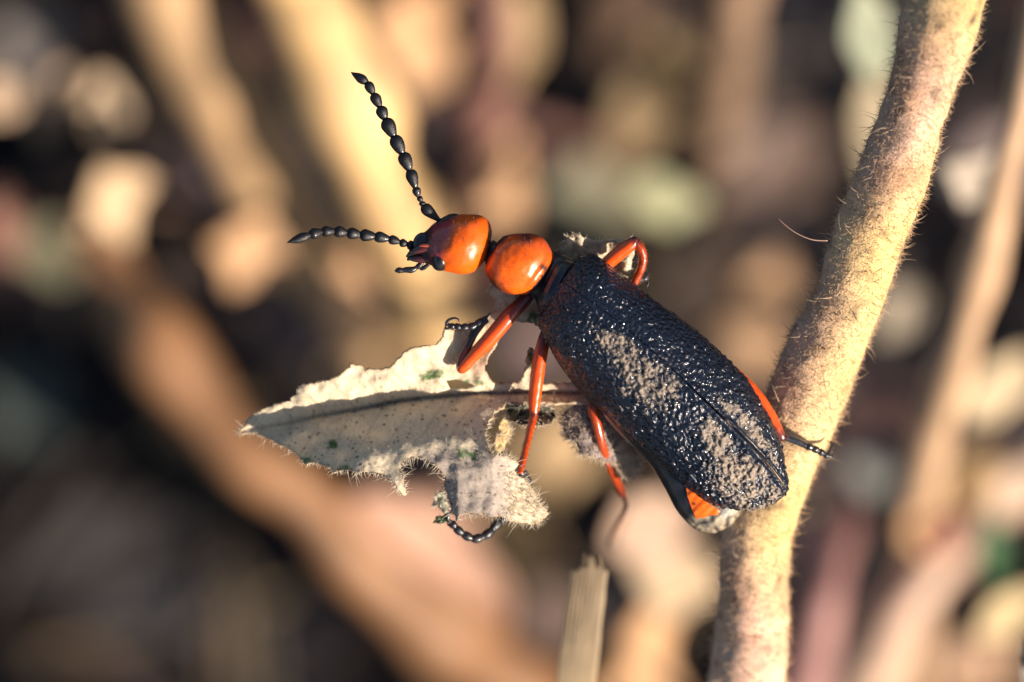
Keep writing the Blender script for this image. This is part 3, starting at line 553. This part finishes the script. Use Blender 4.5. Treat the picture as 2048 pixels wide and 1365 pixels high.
def elytron(side):
    ns, nt = 270, 120 if side < 0 else 90; s = cr(E, ns); V, dust = [], []
    for i, a in enumerate(s):
        Lm, Sm, Rm = a[0:2], a[2:4], a[4:6]; c0 = (Lm + Rm) / 2; h = (Rm - Lm) / 2; w = np.linalg.norm(h)
        cs = max(-.9, min(.9, float((Sm - c0).dot(h) / (w * w + 1e-6)))); ths = math.acos(cs); off = (Sm - c0) - h * cs
        gap = .003 + .010 * max(0, min(1, (i / ns - .3) * 3)) + .02 * max(0, i / ns - .75)
        t0, t1 = (ths + gap, math.radians(187)) if side < 0 else (ths - gap, math.radians(-28))
        tp = min(1, i / 14.) ** .5
        for j in range(nt):
            u = j / (nt - 1); th = t0 + (t1 - t0) * u; cu = math.cos(th); sn = math.sin(th)
            xy = c0 + h * cu + off * math.sin(max(0, min(1, 1 - abs(th - ths) / 1.4)) * math.pi / 2); x, y = xy
            along, acr = i / ns * 660., u * w * abs(t1 - t0)
            fa = min(1, i / ns * 1.2); wx, wy = x + 5 * nz(x * .05, y * .05, 20), y + 5 * nz(x * .05, y * .05, 30)
            q1 = nz(wx * .105, wy * .105, 2.) * (1 - fa) + nz(wx * .066, wy * .066, 7.) * fa; q2 = nz(x * .15, y * .15, th * 6 + 4); q3 = nz(along * .05, acr * .10, 8)
            amp = (3.3 + 3.3 * min(1, i / ns * 1.3)) * (1 if side < 0 else .62)
            rz = -amp * (1 - 2.2 * min(.6, abs(q1))) * .9 + amp * .75 * q2 + amp * .5 * q3
            rz += 4 * nz(along * .012, acr * .02, 3)
            bead = (math.exp(-((acr - 4) / 4.) ** 2) * 5.0 - math.exp(-((acr - 14) / 5.) ** 2) * 3.0) * max(.12, min(1, (i / ns - .3) * 2.5))
            edge = math.exp(-(((1 - u) * w * abs(t1 - t0) - 6) / 4.) ** 2) * 3.5 if side < 0 else 0
            keep = max(.35 * max(0, 1 - i / ns * 2.2), min(1, (acr - 4) / 14.))
            r = rz * keep * tp + bead + edge + (6 * math.exp(-((i - 30) / 22.) ** 2 - ((u - .45) / .25) ** 2))
            nx = h / (w + 1e-6); V.append(P(x + nx[0] * cu * r, y + nx[1] * cu * r, a[6] + a[7] * sn + sn * r))
            dust.append(dust_at(x, y) - (.30 if rz < -amp * .5 else 0) + .0 * q3 - .9 * math.exp(-((acr - 3) / 5.) ** 2) * min(1, i / ns * 1.4) - (.5 if th < .45 and side > 0 else 0))
    F = ring_faces(ns, nt, False)
    if side > 0: F = [f[::-1] for f in F]
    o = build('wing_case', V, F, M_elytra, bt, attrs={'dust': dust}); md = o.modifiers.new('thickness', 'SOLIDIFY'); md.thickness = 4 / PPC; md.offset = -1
    return o
elytron(-1); elytron(1)
# body under the wing cases: neck, thorax and abdomen in one skin
sec = [(985, 480, 968, 520, -30, 18), (1000, 485, 975, 545, -32, 34), (1040, 480, 1000, 575, -34, 40), (1100, 500, 1060, 590, -30, 40), (1128, 508, 1075, 615, -22, 46), (1180, 535, 1088, 672, -40, 52), (1250, 590, 1128, 745, -55, 56), (1320, 660, 1190, 815, -62, 60),
       (1390, 740, 1250, 880, -68, 60), (1440, 815, 1296, 925, -74, 56), (1475, 895, 1328, 975, -82, 50), (1488, 960, 1352, 1020, -88, 44), (1487, 1010, 1378, 1050, -92, 34), (1472, 1040, 1400, 1064, -94, 22), (1445, 1062, 1428, 1067, -96, 6)]
V, F, px = loft(sec, 110, 40)
for k in range(len(V)):
    V[k][2] += (1.8 * nz(px[k][0] * .12, px[k][1] * .12, px[k][2] * 2) + 1.2 * math.sin((px[k][0] + px[k][1]) * .12)) / PPC
cc = []
for x, y, h in px:
    tl = max(0, min(1, ((x - 1380) * .3 + (y - 1030)) / 14.)) * (.5 + 1.6 * nz(x * .1, y * .1)); cc.append(mixc(BLK, np.array([.34, .28, .19]), tl if y > 1020 else 0))
body = build('abdomen', V, F, M_black, bt, col=np.array(cc))
bvh = BVHTree.FromPolygons([tuple(p) for p in V], F)
def on(px_, py_, b, lift=2.0):
    p = P(px_, py_, 400); q = P(px_, py_, -600); hit = b.ray_cast(Vector(p), Vector(q - p).normalized())[0]
    return (np.array(hit) if hit is not None else P(px_, py_, -60)) + np.array([0, 0, lift / PPC])
# orange plates showing beside the wing-case edge
pv = [(1372, 962), (1392, 990), (1412, 1004), (1440, 1022), (1436, 1030), (1420, 1031), (1408, 1036), (1392, 1037), (1386, 1024), (1380, 1008), (1374, 990)]
v2, V, F, _ = sheet(pv, [], 2.5, lambda x, y: 0, 3, .8)
V = np.array([on(x, y, bvh, 2.5 + .6 * math.sin((x + y) * .3)) for x, y in v2])
cc = np.array([mixc(ORA * np.array([1, 1.15, 1]), BLK, 1.6 * (1 - math.hypot((x - 1387) / 6., (y - 1008) / 5.)) + (1.2 if math.hypot(x - 1419, y - 1014) < 4 else 0)) for x, y in v2])
build('abdomen_plate', V, F, M_orange, bt, col=cc)
# thorax shield between neck plate and wing cases
sec = [(1112, 520, 1078, 585, -12, 28), (1122, 518, 1078, 602, -10, 40), (1138, 520, 1084, 615, -10, 46), (1160, 530, 1092, 628, -16, 44)]
V, F, px = loft(sec, 36, 36)
for k in range(len(V)): V[k][2] += (3.0 * nz(px[k][0] * .09, px[k][1] * .09, 2) + 1.5 * nz(px[k][0] * .25, px[k][1] * .25, 2)) / PPC
build('scutellum', V, F, M_black, bt, col=np.array([.012, .014, .02]))
# neck plate (pronotum)
sec = [(991, 494, 977, 518, -10, 14), (1000, 476, 969, 535, -6, 34), (1021, 469, 974, 553, -2, 46), (1045, 467, 988, 573, 0, 52), (1070, 469, 1010, 587, 0, 53), (1088, 478, 1038, 590, -2, 50), (1102, 499, 1064, 586, -6, 42), (1108, 511, 1080, 575, -10, 30), (1109, 524, 1092, 556, -12, 12)]
V, F, px = loft(sec, 70, 56)
cc = []
for k, (x, y, h) in enumerate(px):
    n = nz(x * .07, y * .07, 3); n2 = nz(x * .2, y * .2, 6)
    ax_ = (x - 1040) * .80 + (y - 530) * .60; ac_ = (x - 1040) * .6 - (y - 530) * .8
    V[k][2] += (3.0 * nz(x * .035, y * .035, 1) + 1.0 * nz(x * .09, y * .09, 4) - 1.2 * math.exp(-((ac_ - 4) / 6) ** 2) * max(0, min(1, (ax_ + 45) / 30)) + 1.5 * math.exp(-((ax_ - 42) / 6) ** 2) - 2 * math.exp(-((ax_ - 32) / 6) ** 2)) / PPC * max(0, h)
    c = ORA * (1 + .10 * n)
    rear = (x - 1040) * .80 + (y - 530) * .60          # distance along the body axis
    across = (x - 1040) * .6 - (y - 530) * .8
    c = mixc(c, MAR, (across - 34 + 10 * n) / 20. * (1 if x < 1062 else .35))  # upper edge turned maroon to paint in a reflection of the sky
    c = mixc(c, BLK, (rear - 46 + 3 * n2) / 3.)
    c = mixc(c, np.array([.10, .03, .01]), 1.2 - math.hypot(x - 1088, y - 535) / 10. + n * .8)
    c = mixc(c, BLK * 1.5, (-rear - 50 + 6 * n) / 8.)
    c = mixc(c, np.array([.20, .03, .01]), (-across - 50 + 6 * n2) / 10. + (0 if h > .1 else .4))
    cc.append(c)
pron = build('pronotum', V, F, M_orange, bt, col=np.array(cc)); pb = BVHTree.FromPolygons([tuple(p) for p in V], F)
# head
sec = [(984, 463, 983, 476, -14, 6), (978, 444, 971, 518, -12, 34), (963, 432, 949, 543, -8, 50), (940, 429, 925, 549, -4, 57), (915, 430, 905, 546, -4, 56), (891, 436, 884, 541, -8, 50), (869, 446, 866, 533, -14, 42), (853, 461, 850, 527, -20, 34), (836, 473, 836, 522, -26, 25), (824, 484, 824, 517, -30, 17), (818, 494, 818, 510, -32, 8)]
V, F, px = loft(sec, 80, 60); cc = []
for k, (x, y, h) in enumerate(px):
    n = nz(x * .06, y * .06, 3); n2 = nz(x * .2, y * .2, 6); r = 2.6 * nz(x * .035, y * .035, 5) + .8 * nz(x * .09, y * .09, 2) - 5 * math.exp(-((y - 488 - (x - 900) * .1) / 9.) ** 2) * max(0, min(1, (905 - x) / 30)); V[k][2] += r / PPC
    f = 890 - .42 * (y - 470) if y < 500 else 877       # border between forehead and dark face, its magenta painted in as sky sheen
    c = mixc(ORA * (1 + .08 * n), np.array([.34, .03, .05]), (f + 16 - x + 10 * n) / 16.)
    c = mixc(c, np.array([.035, .012, .018]), (868 - x + 8 * n2) / 12.)
    c = mixc(c, BLK, (851 - x) / 8.); c = mixc(c, MAR * .5, (x - 972 + 5 * n2) / 8.)
    cc.append(c)
head = build('head', V, F, M_orange, bt, col=np.array(cc)); hb = BVHTree.FromPolygons([tuple(p) for p in V], F)
def ax3(dx, dy, l, w, h):
    n = math.hypot(dx, dy); d = np.array([dx / n, -dy / n, 0]); e = np.array([-d[1], d[0], 0]); return d * l / PPC, e * w / PPC, np.array([0, 0, h / PPC])
V, F = ellipsoid(P(882, 519, 4), ax3(-.35, 1, 24, 20, 28)); build('eye', V, F, M_eye, head, col=BLK)
V, F = ellipsoid(P(894, 441, -6), ax3(-.8, .35, 26, 10, 22)); build('eye', V, F, M_eye, head, col=BLK)
V, F = ellipsoid(P(842, 483, 2), ax3(-.55, .85, 19, 15, 9)); build('labrum', V, F, M_black, head, col=np.array([.03, .03, .035]))
for pts in ([(870, 497, 10, 9), (852, 497, 10, 9), (836, 500, 6, 8), (823, 506, -2, 6), (813, 514, -8, 2)], [(868, 515, -2, 10), (848, 517, -4, 10), (832, 517, -8, 8), (820, 517, -10, 5), (815, 521, -12, 2)]):
    V, F, s = tube(pts, 22, 12); build('mandible', V, F, M_leg, head, col=np.repeat([mixc(np.array([.10, .02, .02]), BLK, (845 - r[0]) / 20.) for r in s], 12, 0))
V, F, s = tube([(868, 496, 18, 3), (858, 492, 19, 4), (846, 491, 16, 3.5), (838, 493, 12, 2)], 14, 10); build('mandible_ridge', V, F, M_leg, head, col=np.array([.55, .10, .05]))
for p in ([(846, 524, -18, 4), (838, 532, -20, 6), (832, 536, -20, 4.5), (824, 540, -20, 6.5), (813, 540, -20, 6), (806, 541, -20, 5), (797, 541, -20, 6), (790, 543, -20, 2)],
          [(858, 528, -26, 3.5), (848, 536, -30, 4.5), (840, 539, -32, 3)]):
    V, F, s = tube(p, 30, 10); build('palp', V, F, M_black, head, col=BLK * 1.4)
# three fine bristles on the crown
bp = np.array([P(951, 434, 4), P(955, 433, 6), P(948, 432, 2)]); d = np.array([[.35, 1, .2], [.2, 1, .3], [.1, 1, 0]], float); d /= np.linalg.norm(d, axis=1)[:, None]
hv, hf = hairs(bp, d, np.array([24, 16, 12]) / PPC, np.full(3, .5 / PPC), .1); o = build('bristle', hv, hf, M_hair, head, col=np.array([.1, .05, .03]))
def down(bv, parent, pts, n, col):
    b = np.array([on(x, y, bv, 0) for x, y in pts]); nn = np.array([np.array(bv.find_nearest(Vector(q))[1]) for q in b]); nn[nn[:, 2] < 0] *= -1
    d = nn + rng.normal(size=nn.shape) * .45 + np.array([-.25, .2, 0]); d /= np.linalg.norm(d, axis=1)[:, None]
    hv, hf = hairs(b, d, rng.uniform(4, 9, len(b)) / PPC, np.full(len(b), .32 / PPC), .3)
    tag(build('fine_hair', hv, hf, M_hair, parent, col=np.array(col)), kind='stuff')
def in_poly(poly, n):
    a = np.array(poly, float); q = rng.uniform(a.min(0), a.max(0), (n * 3, 2)); return q[inside(poly, q[:, 0], q[:, 1])][:n]
down(hb, head, in_poly([(862, 455), (900, 436), (960, 436), (976, 450), (968, 505), (945, 538), (900, 538), (850, 520)], 170), 0, (.55, .28, .12))
down(pb, pron, in_poly([(1000, 480), (1060, 472), (1095, 490), (1098, 540), (1062, 580), (1010, 575), (976, 540)], 190), 0, (.55, .28, .12))
# neck
V, F, s = tube([(962, 500, -18, 18), (978, 504, -18, 22), (990, 510, -14, 24), (1004, 516, -12, 22)], 16, 20); build('neck', V, F, M_black, bt, col=np.array([.03, .012, .018]))

# antennae: a row of beads, each wide towards the far end
def bead_mesh(a, b, w, kind):
    prof = {'bead': [(0, .34), (.1, .50), (.3, .78), (.55, .99), (.75, 1.0), (.92, .72), (1.0, .34)],
            'drop': [(0, .3), (.2, .5), (.5, .85), (.75, 1.0), (.92, .75), (1.0, .3)],
            'tip': [(0, .3), (.15, .75), (.35, 1.0), (.6, .85), (.85, .38), (1.0, .06)]}[kind]
    pr = cr(prof, 14); a, b = np.array(a), np.array(b)
    V, F = tube_w(np.array([a + (b - a) * t for t, _ in pr]), np.maximum(pr[:, 1], .03) * w * .97 / 2 / PPC, 16)
    return V, F
def antenna(nodes, zs, kinds):
    an = empty('antenna', P(*nodes[0][:2], zs[0]), bt)
    for i in range(len(nodes) - 1):
        (x0, y0, w), (x1, y1, _) = nodes[i], nodes[i + 1]; ext = .06
        a, b = P(x0 - (x1 - x0) * ext, y0 - (y1 - y0) * ext, zs[i]), P(x1 + (x1 - x0) * ext, y1 + (y1 - y0) * ext, zs[i + 1])
        V, F = bead_mesh(a, b, w, kinds[i])
        V = V + np.array([[.6 * nz(*(v * 40)) for _ in range(1)][0] / PPC for v in V])[:, None] * np.array([1, 1, 1])
        build('antenna_segment', V, F, M_bead, an, col=BLK * .7)
antenna([(878, 441, 25), (846, 413, 14), (844, 404, 13), (837, 394, 18), (831, 376, 25), (820, 341, 28), (805, 308, 29), (788, 274, 30), (771, 240, 25), (760, 215, 23), (747, 189, 21), (735, 166, 20), (704, 146, 20)],
        [2, 8, 9, 10, 11, 13, 14, 15, 15, 15, 15, 14, 13], ['drop', 'bead', 'bead', 'bead'] + ['bead'] * 7 + ['tip'])
antenna([(832, 494, 20), (816, 489, 18), (800, 485, 19), (778, 478, 23), (750, 473, 25), (721, 470, 24), (695, 466, 23), (669, 463, 22), (644, 463, 22), (620, 470, 20), (577, 485, 19)],
        [-10, -6, -3, 0, 4, 8, 14, 22, 32, 44, 58], ['drop'] + ['bead'] * 8 + ['tip'])

# legs
def limb(name, rows, cols, parent, m=M_leg, ns=40, nt=18, hair=0):
    V, F, s = tube(rows, ns, nt); cs = cr([c for c in cols], ns) if len(cols) > 1 else np.tile(cols[0], (ns, 1))
    V = V + np.array([.7 * nz(*(v * 45)) / PPC for v in V])[:, None]
    o = build(name, V, F, m, parent, col=np.repeat(np.maximum(cs, .003), nt, 0))
    if hair:
        b = rng.integers(nt, len(V) - nt, hair); cen = np.repeat(np.array([V[i * nt:(i + 1) * nt].mean(0) for i in range(ns)]), nt, 0)
        d = V[b] - cen[b]; d /= np.linalg.norm(d, axis=1)[:, None] + 1e-9
        tg = np.gradient(np.array([V[i * nt:(i + 1) * nt].mean(0) for i in range(ns)]), axis=0); tg /= np.linalg.norm(tg, axis=1)[:, None]
        d = d + .8 * np.repeat(tg, nt, 0)[b]; d /= np.linalg.norm(d, axis=1)[:, None]
        hv, hf = hairs(V[b], d, rng.uniform(4, 9, hair) / PPC, np.full(hair, .5 / PPC), .2)
        parts = (hv, hf); return o, parts
    return o
def leg(x, y, z): return empty('leg', P(x, y, z), bt)
def fuzz(lg, lst, col):
    hv, hf, o_ = [], [], 0
    for a, f in lst: hv.append(a); hf += (f + o_).tolist(); o_ += len(a)
    tag(build('leg_hair', np.vstack(hv), hf, M_hair, lg, col=np.array(col)), kind='stuff')
OL, DR = ORA * np.array([.86, .70, 1]), np.array([.14, .018, .012])
def tarsus(lg, pts, r=6.5, col=None):
    """foot of swollen joints"""
    p = cr(pts, len(pts) * 12); L = np.arange(len(p)); rr = r * (.72 + .38 * np.abs(np.sin(L / 12. * math.pi * 1.0)) ** .8); rr *= np.linspace(1.05, .75, len(p))
    V, F, s = tube(np.hstack([p, rr[:, None]]), len(p), 12)
    build('tarsus', V, F, M_black, lg, col=BLK * 1.4 if col is None else col)
    b = rng.integers(12, len(V) - 12, 90); d = rng.normal(size=(90, 3)); d /= np.linalg.norm(d, axis=1)[:, None]
    return hairs(V[b], d, rng.uniform(4, 9, 90) / PPC, np.full(90, .5 / PPC), .2)
def claw(lg, pts, r=3.5):
    V, F, s = tube([(*p, r * (1 - .8 * i / (len(pts) - 1))) for i, p in enumerate(pts)], 18, 8); build('claw', V, F, M_black, lg, col=BLK * 1.5)
# front leg on the leaf
lg = leg(1052, 598, -40)
limb('femur', [(1058, 590, -40, 13), (1044, 606, -38, 14), (1020, 630, -36, 15.5), (1000, 654, -38, 16), (972, 686, -44, 15), (945, 714, -52, 13), (931, 730, -56, 12.5), (922, 739, -58, 11), (918, 744, -60, 5)], [DR * .8, DR, mixc(DR, OL, .5), OL, OL, OL, OL, DR * .6], lg)  # dark red at the body end paints in the pronotum's shade
limb('tibia', [(920, 738, -58, 8), (922, 722, -56, 9), (934, 696, -54, 8.5), (948, 668, -52, 8.5), (962, 648, -50, 9), (974, 638, -48, 8)], [DR * .4, DR * .5, BLK * 2, BLK * 1.5], lg)
fz = tarsus(lg, [(974, 640, -52), (963, 644, -48), (945, 653, -44), (928, 655, -42), (912, 654, -42), (900, 653, -42)], 8)
claw(lg, [(902, 652, -42), (893, 648, -40), (898, 640, -36), (908, 637, -34), (916, 639, -33), (918, 645, -33)], 4.2); claw(lg, [(902, 655, -44), (892, 658, -44), (893, 646, -44), (903, 640, -44)], 3); claw(lg, [(966, 642, -46), (976, 632, -40), (981, 624, -36)], 4)
fuzz(lg, [fz], (.05, .04, .04))
# middle leg
lg = leg(1095, 660, -60)
limb('femur', [(1098, 655, -56, 12), (1088, 682, -50, 13), (1079, 720, -48, 14), (1074, 755, -50, 14), (1070, 790, -54, 13), (1068, 815, -56, 11), (1067, 828, -58, 9)], [DR * .5, DR, OL * .9, OL, OL, OL, DR * .5], lg)
_, h1 = limb('tibia', [(1069, 822, -58, 8), (1066, 838, -58, 8.5), (1060, 862, -48, 7.5), (1052, 895, -32, 7), (1045, 925, -14, 7), (1040, 948, -4, 6)], [DR * .5, OL * .6, OL * .62, OL * .6, OL * .6], lg, hair=160)
fuzz(lg, [h1], (.3, .12, .05))
fz = tarsus(lg, [(1040, 944, -8), (1051, 956, -50), (1052, 985, -120), (1014, 1030, -128), (994, 1048, -118), (975, 1068, -108), (951, 1078, -100), (930, 1071, -94), (912, 1057, -88), (903, 1045, -84)], 10)
claw(lg, [(905, 1048, -84), (896, 1038, -78), (900, 1026, -74), (910, 1022, -72)], 4.5); claw(lg, [(906, 1052, -88), (896, 1050, -86), (894, 1040, -84)], 3.5); claw(lg, [(985, 1058, -110), (994, 1046, -104), (998, 1036, -100)], 3.5)
fuzz(lg, [fz], (.10, .06, .05))
# hind leg trailing away from the focus
lg = leg(1230, 830, -70)
limb('femur', [(1262, 850, -80, 14), (1235, 832, -76, 15), (1208, 814, -70, 14), (1190, 804, -66, 12), (1182, 806, -66, 9)], [OL * .6, OL, OL, OL, DR], lg)
_, h1 = limb('tibia', [(1184, 806, -66, 11), (1186, 822, -66, 10), (1194, 850, -72, 9.5), (1204, 890, -95, 9), (1218, 930, -150, 9), (1234, 965, -230, 9), (1246, 990, -320, 8)], [DR, OL * .62, OL * .6, OL * .55, OL * .45, DR], lg, hair=200)
fuzz(lg, [h1], (.3, .12, .05))
tarsus(lg, [(1246, 988, -320), (1254, 1012, -480), (1246, 1034, -640), (1234, 1056, -780), (1226, 1078, -900)], 4.5, np.array([.30, .08, .04]))
claw(lg, [(1226, 1075, -890), (1222, 1090, -920), (1230, 1096, -940)], 3)
# far middle leg bent over the top
lg = leg(1212, 540, -30)
limb('femur', [(1195, 548, -44, 12), (1216, 526, -38, 14), (1238, 507, -32, 14.5), (1258, 492, -26, 13.5), (1270, 484, -24, 11), (1276, 484, -24, 6)], [OL * .8, OL, OL, OL * .9, DR, DR * .6], lg)
_, h1 = limb('tibia', [(1271, 486, -25, 10), (1280, 496, -28, 9.5), (1286, 514, -34, 9), (1284, 532, -40, 8.5), (1276, 552, -48, 8.5), (1266, 572, -54, 7.5)], [DR * .6, OL * .5, OL * .55, OL * .5, OL * .45], lg, hair=150)
fz = tarsus(lg, [(1266, 570, -58), (1276, 560, -74), (1290, 556, -84), (1284, 536, -90), (1268, 520, -92), (1258, 510, -92)], 8)
claw(lg, [(1260, 512, -92), (1252, 506, -92), (1250, 514, -90)], 4); claw(lg, [(1290, 556, -84), (1296, 566, -82), (1294, 574, -80)], 4)
fuzz(lg, [h1, fz], (.3, .14, .08))
# far hind leg on the stem
lg = leg(1500, 790, -60)
limb('femur', [(1455, 740, -70, 16), (1490, 772, -62, 17), (1520, 808, -58, 17), (1545, 845, -58, 14), (1561, 872, -60, 10), (1567, 880, -62, 6)], [OL, OL, OL, OL * .9, DR, DR * .6], lg)
limb('tibia', [(1562, 874, -60, 7), (1578, 878, -62, 7), (1600, 886, -66, 7.5), (1612, 892, -68, 7)], [DR, BLK * 2, BLK * 2, BLK * 1.5], lg, M_black)
fz = tarsus(lg, [(1612, 891, -68), (1628, 898, -72), (1644, 906, -78), (1656, 914, -84)], 7.5)
claw(lg, [(1654, 912, -84), (1664, 914, -88), (1666, 906, -94)], 4); claw(lg, [(1650, 912, -86), (1660, 898, -110), (1662, 886, -120), (1654, 882, -120)], 5)
fuzz(lg, [fz], (.06, .05, .05))
